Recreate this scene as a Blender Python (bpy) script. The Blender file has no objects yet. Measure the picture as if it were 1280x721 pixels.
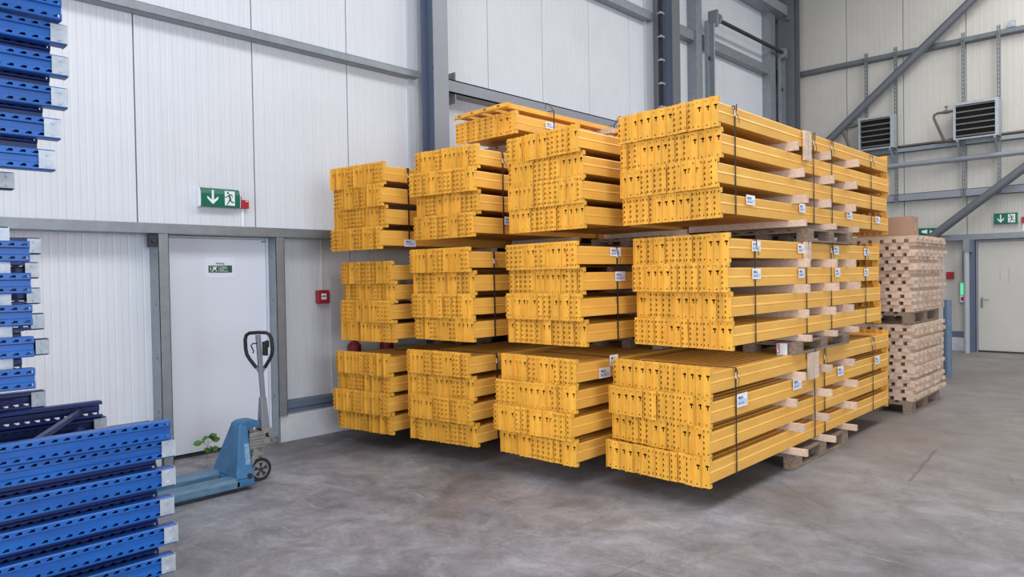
import bpy, math, random
from mathutils import Vector, Matrix
R = random.Random(7)
S = bpy.context.scene
COL = S.collection
pi = math.pi

# ------------------------------------------------------------------ camera
YAW, PITCH, ROLL, FPX = 0.761767798, 0.0163282, 0.0167804, 890.248
F = Vector((math.cos(PITCH)*math.cos(YAW), math.cos(PITCH)*math.sin(YAW), -math.sin(PITCH)))
Rt = Vector((math.sin(YAW), -math.cos(YAW), 0)); Dn = F.cross(Rt)
R2 = math.cos(ROLL)*Rt + math.sin(ROLL)*Dn
D2 = -math.sin(ROLL)*Rt + math.cos(ROLL)*Dn
cam = bpy.data.objects.new('camera', bpy.data.cameras.new('camera')); COL.objects.link(cam)
m = Matrix.Identity(4)
for i in range(3):
    m[i][0] = R2[i]; m[i][1] = -D2[i]; m[i][2] = -F[i]
m.translation = (0, 0, 1.7)
cam.matrix_world = m
cam.data.sensor_width = 36; cam.data.lens = FPX/1280*36
cam.data.clip_start = .05; cam.data.clip_end = 200
S.camera = cam

# ------------------------------------------------------------------ world, light, exposure
W = bpy.data.worlds.new('daylight'); S.world = W; W.use_nodes = True
bgn = W.node_tree.nodes['Background']
bgn.inputs[0].default_value = (0.86, 0.93, 1.0, 1); bgn.inputs[1].default_value = 0.50
def area(name, loc, rot, sx, sy, power, color=(1, 1, 1)):
    l = bpy.data.lights.new(name, 'AREA'); l.shape = 'RECTANGLE'; l.size = sx; l.size_y = sy
    l.energy = power; l.color = color
    o = bpy.data.objects.new(name, l); COL.objects.link(o); o.location = loc; o.rotation_euler = rot
    return o
area('skylight_near', (1.5, 0.5, 8.9), (0, 0, 0), 12, 3.0, 560, (1, .985, .96))
area('skylight_far', (12.5, 0.5, 8.9), (0, 0, 0), 7, 3.0, 480, (1, .985, .96))
area('gate_daylight', (0.0, -9.0, 2.7), (math.radians(87), 0, math.radians(-6)), 7, 4.2, 640, (.84, .91, 1))
area('side_gate_daylight', (-8.5, .2, 2.8), (0, math.radians(-90), 0), 5, 7.5, 900, (.93, .95, 1))
S.view_settings.view_transform = 'Standard'; S.view_settings.look = 'None'
S.view_settings.gamma = 1; S.view_settings.use_curve_mapping = False
S.view_settings.exposure = 0.05

# ------------------------------------------------------------------ materials
MATS = {}
def lin(c):
    return tuple((v/255/12.92 if v/255 <= .04045 else ((v/255+.055)/1.055)**2.4) for v in c)
def mat(name, rgb, rough=.5, metal=0., var=0., scale=6., stretch=(1, 1, 1), dark=None, bump=0., rnd=0., emit=0., spec=.5, detail=6):
    """Principled material with noise driven colour variation (object space)."""
    m = bpy.data.materials.new(name); m.use_nodes = True
    nt = m.node_tree; N = nt.nodes; L = nt.links; b = N['Principled BSDF']
    c = lin(rgb) + (1,)
    b.inputs['Base Color'].default_value = c; b.inputs['Roughness'].default_value = rough
    b.inputs['Metallic'].default_value = metal; b.inputs['Specular IOR Level'].default_value = spec
    if emit:
        b.inputs['Emission Color'].default_value = c; b.inputs['Emission Strength'].default_value = emit
    out = None
    if var or bump:
        tc = N.new('ShaderNodeTexCoord'); mp = N.new('ShaderNodeMapping'); mp.inputs['Scale'].default_value = stretch
        oi = N.new('ShaderNodeObjectInfo')
        ad = N.new('ShaderNodeVectorMath'); ad.operation = 'ADD'
        ml = N.new('ShaderNodeVectorMath'); ml.operation = 'SCALE'; ml.inputs['Scale'].default_value = 17.
        cx = N.new('ShaderNodeCombineXYZ')
        for k in range(3): L.new(oi.outputs['Random'], cx.inputs[k])
        L.new(cx.outputs[0], ml.inputs[0]); L.new(tc.outputs['Object'], ad.inputs[0]); L.new(ml.outputs[0], ad.inputs[1])
        L.new(ad.outputs[0], mp.inputs[0])
        no = N.new('ShaderNodeTexNoise'); no.inputs['Scale'].default_value = scale; no.inputs['Detail'].default_value = detail
        no.inputs['Roughness'].default_value = .62
        L.new(mp.outputs[0], no.inputs['Vector'])
        if var:
            rp = N.new('ShaderNodeValToRGB')
            d = lin(dark) if dark else tuple(v*(1-var) for v in c[:3])
            rp.color_ramp.elements[0].position = .3; rp.color_ramp.elements[0].color = tuple(d)+(1,)
            rp.color_ramp.elements[1].position = .68; rp.color_ramp.elements[1].color = c
            L.new(no.outputs[0], rp.inputs[0]); out = rp.outputs[0]
        if bump:
            bp = N.new('ShaderNodeBump'); bp.inputs['Strength'].default_value = bump; bp.inputs['Distance'].default_value = .01
            L.new(no.outputs[0], bp.inputs['Height']); L.new(bp.outputs[0], b.inputs['Normal'])
    if rnd:
        oi2 = N.new('ShaderNodeObjectInfo'); mr = N.new('ShaderNodeMapRange')
        mr.inputs['To Min'].default_value = 1-rnd; mr.inputs['To Max'].default_value = 1+rnd*.5
        L.new(oi2.outputs['Random'], mr.inputs[0])
        hs = N.new('ShaderNodeHueSaturation'); L.new(mr.outputs[0], hs.inputs['Value'])
        if out: L.new(out, hs.inputs['Color'])
        else: hs.inputs['Color'].default_value = c
        out = hs.outputs[0]
    if out: L.new(out, b.inputs['Base Color'])
    MATS[name] = m
    return m
Y_ = mat('yellow_paint', (240, 184, 84), .42, var=.10, scale=3, stretch=(1, 4, 4), rnd=.07, dark=(230, 168, 74))
YC = mat('yellow_connector_paint', (242, 186, 72), .40, var=.1, scale=9, rnd=.12, dark=(228, 168, 62))
BL = mat('blue_paint', (20, 92, 172), .36, var=.3, scale=5, stretch=(.6, 3, 3), dark=(16, 74, 148), rnd=.08)
BD = mat('navy_shade_paint', (14, 40, 108), .4, var=.3, scale=5, rnd=.08)  # navy blue; on nested and inner frame parts it stands for shade
GV = mat('galvanised_steel', (150, 156, 163), .42, .45, var=.12, scale=9, dark=(136, 142, 149))
GVL = mat('bright_galvanised_steel', (190, 196, 204), .38, .35, var=.25, scale=18, dark=(160, 168, 178))
GP = mat('grey_column_paint', (146, 150, 160), .45, var=.08, scale=3)
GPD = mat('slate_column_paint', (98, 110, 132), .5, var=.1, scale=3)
PW = mat('white_panel_coating', (217, 220, 227), .5, var=.05, scale=1.2, dark=(210, 213, 220))
LN = mat('wall_strip_coating', (190, 194, 203), .5)
PWB = mat('beige_white_panel_coating', (206, 203, 196), .55, var=.08, scale=1.2, dark=(197, 194, 187))
JT = mat('panel_joint_filler', (146, 150, 154), .8)
GPC = mat('dark_grey_steel_paint', (104, 108, 114), .5, var=.1, scale=3)
GVD = mat('dull_galvanised_steel', (126, 132, 136), .45, .4, var=.15, scale=9, dark=(108, 114, 118))
DRW = mat('white_door_coating', (222, 227, 240), .45, var=.03, scale=1)
CC = mat('precast_concrete', (206, 207, 213), .85, var=.35, scale=5, dark=(184, 185, 192), bump=.3)
WD = mat('pale_timber', (224, 200, 180), .8, var=.3, scale=7, stretch=(.5, 6, 6), dark=(200, 172, 150), rnd=.12)
WP = mat('weathered_pallet_timber', (158, 136, 118), .85, var=.5, scale=9, stretch=(.6, 5, 5), dark=(112, 94, 82), rnd=.18, bump=.3)
CB = mat('cardboard', (176, 140, 118), .85, var=.1, scale=4)
BK = mat('black_plastic', (22, 23, 27), .45)
DKG = mat('dark_grey_metal', (52, 55, 62), .5, .2)
WH = mat('white_paper', (238, 240, 246), .7)
BLT = mat('pale_blue_print', (196, 208, 236), .7)
INK = mat('dark_print', (84, 88, 112), .7)
RD = mat('red_plastic', (176, 38, 50), .45, var=.15, scale=6)
GN = mat('sign_green', (4, 104, 80), .35)
GNB = mat('sign_green_muted', (44, 88, 72), .5)
SW = mat('sign_white', (228, 238, 240), .5)
LED = mat('green_led', (70, 225, 150), .4, emit=.9)
JB = mat('jack_blue_paint', (62, 122, 168), .5, var=.45, scale=7, dark=(44, 96, 138), bump=.15)
JW = mat('worn_fork_paint', (104, 136, 160), .55, var=.6, scale=8, stretch=(1, 4, 4), dark=(66, 108, 138), bump=.2)
AL = mat('cast_aluminium', (164, 164, 162), .45, .5, var=.3, scale=20)
HG = mat('handle_grey_paint', (134, 138, 148), .4, .2)
RB = mat('black_rubber', (34, 34, 36), .7)
LF = mat('leaf_green', (74, 128, 42), .5, var=.35, scale=30, dark=(44, 92, 30))
ST = mat('stem_green', (120, 142, 80), .6)
STR = mat('black_strap', (44, 36, 34), .5)
CL = mat('strap_clasp', (226, 222, 214), .4, .3)
VD = mat('heater_inside_dark', (28, 22, 20), .7)
LV = mat('louvre_grey_paint', (132, 134, 132), .45, .2)
PB = mat('copper_brown_pipe', (112, 104, 96), .5, .3)
BO = mat('bollard_blue_grey', (112, 132, 156), .45, var=.2, scale=8)
WPI = mat('pale_pipe_coating', (176, 180, 186), .4)
RFM = mat('roof_sheet', (190, 192, 194), .7)

def floor_mat():
    m = bpy.data.materials.new('concrete_floor'); m.use_nodes = True
    nt = m.node_tree; N = nt.nodes; L = nt.links; b = N['Principled BSDF']
    tc = N.new('ShaderNodeTexCoord')
    def noise(scale, detail=8, rough=.6, sx=1, sy=1, dist=0.):
        mp = N.new('ShaderNodeMapping'); mp.inputs['Scale'].default_value = (sx, sy, 1)
        L.new(tc.outputs['Object'], mp.inputs[0])
        n = N.new('ShaderNodeTexNoise'); n.inputs['Scale'].default_value = scale; n.inputs['Detail'].default_value = detail
        n.inputs['Roughness'].default_value = rough; n.inputs['Distortion'].default_value = dist
        L.new(mp.outputs[0], n.inputs[0]); return n.outputs[0]
    def ramp(v, a, b_, c0, c1):
        r = N.new('ShaderNodeValToRGB'); e = r.color_ramp.elements
        e[0].position = a; e[1].position = b_; e[0].color = c0; e[1].color = c1
        L.new(v, r.inputs[0]); return r.outputs[0]
    def mix(fac, a, c, mode='MIX'):
        x = N.new('ShaderNodeMix'); x.data_type = 'RGBA'; x.blend_type = mode
        if hasattr(fac, 'type'): L.new(fac, x.inputs[0])
        else: x.inputs[0].default_value = fac
        for k, v in ((6, a), (7, c)):
            if hasattr(v, 'type'): L.new(v, x.inputs[k])
            else: x.inputs[k].default_value = v
        return x.outputs[2]
    def math_(op, a, c=0., d=None, clamp=False):
        x = N.new('ShaderNodeMath'); x.operation = op; x.use_clamp = clamp
        for k, v in enumerate((a, c) + ((d,) if d is not None else ())):
            if hasattr(v, 'type'): L.new(v, x.inputs[k])
            else: x.inputs[k].default_value = v
        return x.outputs[0]
    G = lambda r, g, b_: lin((r, g, b_)) + (1,)
    base = ramp(noise(.55, 10, .6, 1, 1, .4), .36, .66, G(110, 110, 116), G(176, 176, 183))
    warm = ramp(noise(.9, 8, .65, 1, 1.3, .8), .5, .72, G(0, 0, 0), G(255, 255, 255))
    base = mix(math_('MULTIPLY', warm, .6), base, G(136, 124, 114))
    spots = ramp(noise(6, 10, .72), .58, .74, G(0, 0, 0), G(255, 255, 255))
    base = mix(math_('MULTIPLY', spots, .4), base, G(112, 108, 106))
    fine = ramp(noise(2.6, 14, .82, 1.2, 1, .5), .40, .60, G(70, 68, 70), G(206, 206, 212))
    base = mix(.42, base, fine, 'OVERLAY')
    grit = ramp(noise(34, 6, .8), .35, .65, G(90, 88, 88), G(170, 170, 172))
    base = mix(.22, base, grit, 'OVERLAY')
    stain = ramp(noise(.75, 12, .7, 1, 1, 2.2), .56, .66, G(0, 0, 0), G(255, 255, 255))
    base = mix(math_('MULTIPLY', stain, .32), base, G(96, 90, 86))
    swirl = ramp(noise(1.6, 12, .7, 2.6, .6, 1.6), .60, .70, G(0, 0, 0), G(255, 255, 255))
    base = mix(math_('MULTIPLY', swirl, .5), base, G(190, 190, 192))
    streak = ramp(noise(3.2, 10, .7, .25, 3.0, .3), .62, .7, G(0, 0, 0), G(255, 255, 255))
    base = mix(math_('MULTIPLY', streak, .45), base, G(108, 104, 102))
    # floor mixes to a warm grey-brown towards the far right bay (x)
    sp = N.new('ShaderNodeSeparateXYZ'); L.new(tc.outputs['Object'], sp.inputs[0])
    far = N.new('ShaderNodeMapRange'); far.inputs['From Min'].default_value = 3.5; far.inputs['From Max'].default_value = 8
    far.inputs['To Max'].default_value = .62
    L.new(sp.outputs[0], far.inputs[0])
    base = mix(far.outputs[0], base, G(126, 117, 109))
    # cracks, saw cuts and rubber marks: distance to line segments
    wob = N.new('ShaderNodeTexNoise'); wob.inputs['Scale'].default_value = 5; L.new(tc.outputs['Object'], wob.inputs[0])
    wv = N.new('ShaderNodeVectorMath'); wv.operation = 'MULTIPLY_ADD'
    wv.inputs[1].default_value = (.05, .05, 0); wv.inputs[2].default_value = (-.025, -.025, 0)
    L.new(wob.outputs[1], wv.inputs[0])
    pv = N.new('ShaderNodeVectorMath'); pv.operation = 'ADD'; L.new(tc.outputs['Object'], pv.inputs[0]); L.new(wv.outputs[0], pv.inputs[1])
    for (ax, ay, bx, by, w, k) in CRACKS:
        d = Vector((bx-ax, by-ay, 0)); l2 = d.length_squared
        s1 = N.new('ShaderNodeVectorMath'); s1.operation = 'SUBTRACT'; L.new(pv.outputs[0], s1.inputs[0]); s1.inputs[1].default_value = (ax, ay, 0)
        dt = N.new('ShaderNodeVectorMath'); dt.operation = 'DOT_PRODUCT'; L.new(s1.outputs[0], dt.inputs[0]); dt.inputs[1].default_value = d
        t = math_('DIVIDE', dt.outputs['Value'], l2, clamp=True)
        sc = N.new('ShaderNodeVectorMath'); sc.operation = 'SCALE'; sc.inputs[0].default_value = d; L.new(t, sc.inputs['Scale'])
        di = N.new('ShaderNodeVectorMath'); di.operation = 'DISTANCE'; L.new(s1.outputs[0], di.inputs[0]); L.new(sc.outputs[0], di.inputs[1])
        f = math_('SUBTRACT', 1., math_('DIVIDE', di.outputs['Value'], w), clamp=True)
        base = mix(math_('MULTIPLY', f, k), base, G(84, 80, 80))
    L.new(base, b.inputs['Base Color'])
    L.new(ramp(noise(2.2), .3, .7, (.42,)*3+(1,), (.66,)*3+(1,)), b.inputs['Roughness'])
    bp = N.new('ShaderNodeBump'); bp.inputs['Strength'].default_value = .12; bp.inputs['Distance'].default_value = .01
    L.new(noise(22), bp.inputs['Height']); L.new(bp.outputs[0], b.inputs['Normal'])
    return m
CRACKS = [
    (5.64, 2.43, 5.23, 1.89, 0.012, 0.6),
    (5.80, 2.42, 5.70, 0.80, 0.01, 0.45),
    (7.60, 1.74, 6.33, 1.65, 0.02, 0.75),
    (3.58, 2.37, 3.26, 2.37, 0.014, 0.5),
    (4.04, 2.99, 3.69, 3.00, 0.012, 0.35),
    (4.81, 1.87, 4.55, 1.67, 0.012, 0.3),
    (7.06, 1.10, 6.73, 1.01, 0.02, 0.35),
    (3.79, 7.11, 5.26, 7.25, 0.012, 0.3),
]

# ------------------------------------------------------------------ mesh builder
class MB:
    def __init__(s): s.v = []; s.f = []; s.m = []; s.sm = []
    def add(s, vs, fs, mi=0, M=None, smooth=False):
        o = len(s.v)
        for p in vs: s.v.append(tuple(M @ Vector(p)) if M else tuple(p))
        for f in fs: s.f.append([i+o for i in f]); s.m.append(mi); s.sm.append(smooth)
        return s
    def box(s, x0, x1, y0, y1, z0, z1, mi=0, M=None):
        return s.add([(x0, y0, z0), (x1, y0, z0), (x1, y1, z0), (x0, y1, z0), (x0, y0, z1), (x1, y0, z1), (x1, y1, z1), (x0, y1, z1)],
                     [(0, 3, 2, 1), (4, 5, 6, 7), (0, 1, 5, 4), (1, 2, 6, 5), (2, 3, 7, 6), (3, 0, 4, 7)], mi, M)
    def hexa(s, b, t, mi=0):
        return s.add(list(b)+list(t), [(0, 3, 2, 1), (4, 5, 6, 7), (0, 1, 5, 4), (1, 2, 6, 5), (2, 3, 7, 6), (3, 0, 4, 7)], mi)
    def prism(s, prof, axis, a, b, mi=0, M=None, caps=True, closed=True):
        """prof: 2-D polygon; axis 'x': (y,z), 'y': (x,z), 'z': (x,y)"""
        def P(p, t): return (t, p[0], p[1]) if axis == 'x' else (p[0], t, p[1]) if axis == 'y' else (p[0], p[1], t)
        n = len(prof); vs = [P(p, a) for p in prof]+[P(p, b) for p in prof]
        fs = [(i, (i+1) % n, n+(i+1) % n, n+i) for i in range(n if closed else n-1)]
        if caps and closed: fs += [tuple(range(n))[::-1], tuple(range(n, 2*n))]
        return s.add(vs, fs, mi, M)
    def cyl(s, p0, p1, r, n=12, mi=0, r2=None, smooth=True, caps=True):
        p0 = Vector(p0); p1 = Vector(p1); d = (p1-p0).normalized()
        a = d.orthogonal().normalized(); b = d.cross(a); r2 = r if r2 is None else r2
        vs = [p0+r*(math.cos(2*pi*i/n)*a+math.sin(2*pi*i/n)*b) for i in range(n)]+[p1+r2*(math.cos(2*pi*i/n)*a+math.sin(2*pi*i/n)*b) for i in range(n)]
        s.add(vs, [(i, (i+1) % n, n+(i+1) % n, n+i) for i in range(n)], mi, None, smooth)
        if caps: s.add(vs, [tuple(range(n))[::-1], tuple(range(n, 2*n))], mi)
        return s
    def tube(s, pts, r, n=8, mi=0):
        pts = [Vector(p) for p in pts]; k = len(pts); vs = []; prev = None
        for i, p in enumerate(pts):
            d = (pts[min(i+1, k-1)]-pts[max(i-1, 0)]).normalized()
            a = d.orthogonal().normalized() if prev is None else (prev-d*prev.dot(d)).normalized()
            prev = a; b = d.cross(a)
            vs += [p+r*(math.cos(2*pi*j/n)*a+math.sin(2*pi*j/n)*b) for j in range(n)]
        fs = [(i*n+j, i*n+(j+1) % n, (i+1)*n+(j+1) % n, (i+1)*n+j) for i in range(k-1) for j in range(n)]
        s.add(vs, fs, mi, None, True); s.add(vs, [tuple(range(n))[::-1], tuple(range((k-1)*n, k*n))], mi)
        return s
    def mesh(s, name, mats):
        me = bpy.data.meshes.new(name); me.from_pydata(s.v, [], s.f)
        for mm in (mats if isinstance(mats, (list, tuple)) else [mats]): me.materials.append(mm)
        me.polygons.foreach_set('material_index', s.m); me.polygons.foreach_set('use_smooth', s.sm)
        import bmesh
        bm = bmesh.new(); bm.from_mesh(me); bmesh.ops.recalc_face_normals(bm, faces=bm.faces); bm.to_mesh(me); bm.free()
        me.update(); return me
def link(name, me, parent=None, loc=(0, 0, 0), rot=(0, 0, 0), label=None):
    o = bpy.data.objects.new(name, me); COL.objects.link(o); o.location = loc; o.rotation_euler = rot
    if parent: o.parent = parent
    if label: o['label'] = label
    return o
def build(name, mb, mats, parent=None, loc=(0, 0, 0), rot=(0, 0, 0), label=None):
    return link(name, mb.mesh(name, mats), parent, loc, rot, label)
def thing(name, label, cat, loc=(0, 0, 0), rz=0, group=None):
    o = bpy.data.objects.new(name, None); COL.objects.link(o); o.location = loc; o.rotation_euler = (0, 0, rz)
    o.empty_display_size = .1
    return tag(o, label, cat, group)
def tag(o, label, cat, group=None):
    o['label'] = label; o['category'] = cat
    if group: o['group'] = group
    return o
def struct(o): o['kind'] = 'structure'; return o
def bevel(o, w, seg=2):
    md = o.modifiers.new('bevel', 'BEVEL'); md.width = w; md.segments = seg; md.limit_method = 'ANGLE'; md.angle_limit = .6
    return o
def text_mesh(txt, size, mi_mat, name='lettering', bold=.0):
    cu = bpy.data.curves.new('txt', 'FONT'); cu.body = txt; cu.size = size; cu.extrude = .0004; cu.offset = bold
    cu.align_x = 'LEFT'; cu.resolution_u = 2
    t = bpy.data.objects.new('txt', cu); COL.objects.link(t)
    bpy.context.view_layer.update()
    me = bpy.data.meshes.new_from_object(t.evaluated_get(bpy.context.evaluated_depsgraph_get()))
    bpy.data.objects.remove(t); me.name = name; me.materials.clear(); me.materials.append(mi_mat)
    return me
FACE_NY = (pi/2, 0, 0)            # text reading on a face that looks to -Y
FACE_NX = (pi/2, 0, -pi/2)        # text reading on a face that looks to -X

# ------------------------------------------------------------------ structure
XB, YA, HZ = 17.29, 7.10, 9.2
# floor
struct(build('floor', MB().box(-9, XB+.3, -14, YA+.4, -.12, 0), floor_mat()))
struct(build('ceiling', MB().box(-9, XB+.3, -14, YA+.4, HZ, HZ+.2), RFM))

def panel_mesh(w, z0, z1, mats, name):
    """vertical sandwich panel, micro ribbed, face towards -Y, x 0..w"""
    pr = [(0.006, .05), (0.006, 0.004), (.010, 0)]
    n = 10; p = (w-.02)/n
    for i in range(n):
        x = .010+p*i
        if i: pr += [(x-.003, 0), (x, .004), (x+.003, 0)]
        pr += [(x+p*.42, 0), (x+p*.5, .0022), (x+p*.58, 0)]
    pr += [(w-.010, 0), (w-.006, .004), (w-.006, .05)]
    return MB().prism(pr, 'z', z0, z1).mesh(name, mats)
PM = 1.157
wa = struct(build('wall_left', MB().box(-9, XB+.2, YA+.045, YA+.25, 0, HZ), JT))
me_hi = panel_mesh(PM, 2.2, HZ, PW, 'wall_panel'); me_lo = panel_mesh(PM, .40, 2.2, PW, 'wall_panel_low')
for k in range(-10, 13):
    x = 2.41+PM*k
    link('wall_panel', me_hi, wa, (x, YA, 0))
    if k in (-1, 0, 1): continue
    link('wall_panel', me_lo, wa, (x, YA, 0))
# strips beside the door
for (a, b) in ((1.253, 2.52), (3.67, 4.724)):
    link('wall_panel', panel_mesh(b-a, .40, 2.2, PW, 'wall_panel_strip'), wa, (a, YA, 0))
XE = XB
wb = struct(build('wall_right', MB().box(XB+.045, XB+.25, -6, YA+.25, 0, HZ), JT))
mb_hi = panel_mesh(1.18, 2.3, HZ, PWB, 'wall_panel_beige'); mb_lo = panel_mesh(1.18, .40, 2.3, PWB, 'wall_panel_beige_low')
for k in range(0, 10):
    y = 5.735+1.18-1.18*k           # panel hangs from y down to y-1.18
    link('wall_panel', mb_hi, wb, (XB, y, 0), (0, 0, -pi/2))
    if k != 3 : link('wall_panel', mb_lo, wb, (XB, y, 0), (0, 0, -pi/2))
link('wall_panel', panel_mesh(.18, .40, 2.3, PWB, 'wall_panel_strip_b'), wb, (XB, 3.375, 0), (0, 0, -pi/2))
link('wall_panel', panel_mesh(.2, .40, HZ, PWB, 'wall_panel_strip_c'), wb, (XB, 7.1, 0), (0, 0, -pi/2))
# plinths and flashing
def plinth(name, x0, x1): return struct(build(name, MB().box(x0, x1, 6.90, YA+.05, 0, .28), CC))
bevel(plinth('baseboard_left_1', 3.69, XB), .008); bevel(plinth('baseboard_left_2', -9, 2.50), .008)
struct(build('trim_1', MB().box(3.77, XB, 6.99, YA, .282, .34).prism([(6.97, .34), (6.98, .40), (YA+.01, .41), (YA+.01, .34)], 'x', 3.77, XB), GPD))
struct(build('trim_2', MB().box(-9, 2.46, 6.99, YA, .282, .34).prism([(6.97, .34), (6.98, .40), (YA+.01, .41), (YA+.01, .34)], 'x', -9, 2.46), GPD))
bevel(struct(build('baseboard_right_1', MB().box(17.1, XB+.05, 3.24, 6.90, 0, .28), CC)), .008)
bevel(struct(build('baseboard_right_2', MB().box(17.1, XB+.05, -6, 2.0, 0, .28), CC)), .008)
struct(build('trim_3', MB().box(17.18, XB, 3.3, 6.9, .282, .40), GPD))
# girts of the left wall (galvanised Z/C sections)
def girtA(name, x0, x1, z0, z1, yf=6.95, mats=GV, lip=True):
    b = MB(); t = .004
    b.box(x0, x1, yf, yf+t, z0, z1); b.box(x0, x1, yf, YA, z0, z0+t)
    b.box(x0, x1, yf, YA, z1-t, z1)
    return struct(build(name, b, mats))
girtA('trim_4', -9, 5.68, 4.192, 4.275, 6.96, GV)
b = MB().box(6.0, 11.0, 6.88, 6.90, 4.08, 4.25).box(6.0, 11.0, 6.88, YA, 4.08, 4.095).box(6.0, 11.0, 6.88, YA, 4.235, 4.25)
b.box(6.22, 6.235, 6.89, YA, 3.96, 4.36)
struct(build('trim_5', b, GP))
girtA('trim_6', 6.0, 11.05, 6.22, 6.37, 6.95, GV); girtA('trim_7', 11.65, 16.6, 6.20, 6.40, 6.95, GV)
girtA('trim_8', 11.65, 16.6, 4.08, 4.25, 6.95, GV)
girtA('trim_9', 13.0, 16.8, 7.62, 7.85, 6.75, GP)
# lintel beam of the left wall and door posts
bevel(struct(build('trim_10', MB().box(-9, XB, 6.88, YA, 2.155, 2.25), GV)), .004)
def cpost(x0, x1, z0, side):
    b = MB(); b.box(x0, x1, 6.88, 6.885, z0, 2.153)
    b.box(x0, x0+.005, 6.88, YA, z0, 2.153); b.box(x1-.005, x1, 6.88, YA, z0, 2.153)
    for z in (.5, 1.0, 1.5, 1.95): b.cyl((x0-.008, 6.97, z), (x0, 6.97, z), .012, 8)
    return b
struct(build('trim_11', cpost(2.505, 2.60, 0, -1), GV))
struct(build('trim_12', cpost(3.668, 3.765, .282, 1).box(3.668, 3.688, 6.90, YA, 0, .281), GV))
b = MB().box(2.44, 2.503, 6.90, 6.97, 2.03, 2.15).cyl((2.47, 6.88, 2.09), (2.47, 6.90, 2.09), .018, 8)
struct(build('trim_13', b, DKG))
# door of the left wall
dl = bpy.data.objects.new('door_1', None)
COL.objects.link(dl); dl['kind'] = 'structure'; dl.location = (3.13, 7.08, 0)
def dpart(name, mb, mats, label=None):
    o = build(name, mb, mats, None, (0, 0, 0)); o.parent = dl; o.location = (-3.13, -7.08, 0)
    if label: o['label'] = label
    return o
bevel(dpart('door_leaf', MB().box(2.612, 3.645, 7.06, 7.10, .035, 2.13), DRW), .003)
dpart('threshold', MB().box(2.602, 3.666, 7.045, YA, 0.0, .022), DKG)
dpart('door_frame', MB().box(3.648, 3.666, 7.035, YA, .022, 2.15).box(2.602, 2.609, 7.05, YA, .022, 2.15).box(2.61, 3.647, 7.06, YA, 2.134, 2.15), PW)
dpart('hinge', MB().cyl((3.60, 7.05, 2.11), (3.66, 7.05, 2.11), .010, 8), GVL)

# steel columns
def hcol(name, xc, w, yf, yb, z1=HZ, m2=GP):
    b = MB(); t = .012
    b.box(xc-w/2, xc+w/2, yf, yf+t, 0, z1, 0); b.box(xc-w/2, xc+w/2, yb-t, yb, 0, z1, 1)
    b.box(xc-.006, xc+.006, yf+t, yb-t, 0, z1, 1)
    b.box(xc-w/2-.03, xc+w/2+.03, yf-.03, yb, 0, .02, 0)
    for z in (.9, 2.4, 3.2, 4.35):
        for dy in (.35, .65):
            y = yf+(yb-yf)*dy; b.cyl((xc-.02, y, z), (xc-.006, y, z), .014, 6, 1)
    return struct(build(name, b, [m2, GPD]))
hcol('trim_14', 5.86, .235, 6.74, 6.99); hcol('trim_15', 11.38, .26, 6.68, 6.99, HZ, GPC)
# corner column, turned to both walls
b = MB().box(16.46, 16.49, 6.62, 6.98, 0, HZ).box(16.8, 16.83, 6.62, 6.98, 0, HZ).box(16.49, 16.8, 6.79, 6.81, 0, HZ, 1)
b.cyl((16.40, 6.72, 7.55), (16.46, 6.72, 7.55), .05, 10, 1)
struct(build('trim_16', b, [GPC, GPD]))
# narrow pale grey strips on the wall beside the columns
struct(build('trim_17', MB().box(5.60, 5.70, 7.06, 7.098, 2.26, HZ).box(10.96, 11.2, 7.05, 7.098, 2.26, HZ), LN))

# high door frame between second column and corner
b = MB().box(12.50, 12.72, 6.90, 6.98, 0, HZ).box(12.50, 12.51, 6.98, YA, 0, HZ)
struct(build('trim_18', b, GV))
struct(build('trim_19', MB().box(15.85, 16.12, 6.90, 6.98, 0, HZ).box(15.85, 15.86, 6.98, YA, 0, HZ), GV))

# right wall frame members
def onB(name, mb, mats=GV): return struct(build(name, mb, mats))
b = MB().prism([(17.29, 6.36), (17.14, 6.38), (17.14, 6.47), (17.15, 6.47), (17.29, 6.48)], 'y', -6, 6.75)
onB('trim_20', b, GVD)
onB('trim_21', MB().box(17.14, 17.15, -6, 6.62, 3.20, 3.36).box(17.14, XB, -6, 6.62, 3.20, 3.21).box(17.14, XB, -6, 6.62, 3.35, 3.36), GP)
onB('trim_22', MB().box(17.12, 17.13, -6, 6.62, 4.26, 4.37).box(17.12, XB, -6, 6.62, 4.26, 4.27).box(17.12, XB, -6, 6.62, 4.355, 4.37), GV)
bevel(onB('trim_23', MB().box(17.1, XB, -6, 6.62, 2.30, 2.42), GV), .004)
# perforated struts
for i, y in enumerate((5.26, 4.66, 3.39, 2.78, .95, -.8)):
    b = MB(); x = 17.09
    z = 3.18
    b.box(x, x+.003, y-.03, y-.008, z, 6.56); b.box(x, x+.003, y+.008, y+.03, z, 6.56)
    while z < 6.5:
        b.box(x, x+.003, y-.008, y+.008, z, z+.03); z += .085
    b.box(x+.003, x+.04, y-.03, y-.027, 3.18, 6.56); b.box(x+.003, x+.04, y+.027, y+.03, 3.18, 6.56)
    onB('trim_%d' % (24+i), b, GVD)
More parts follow.
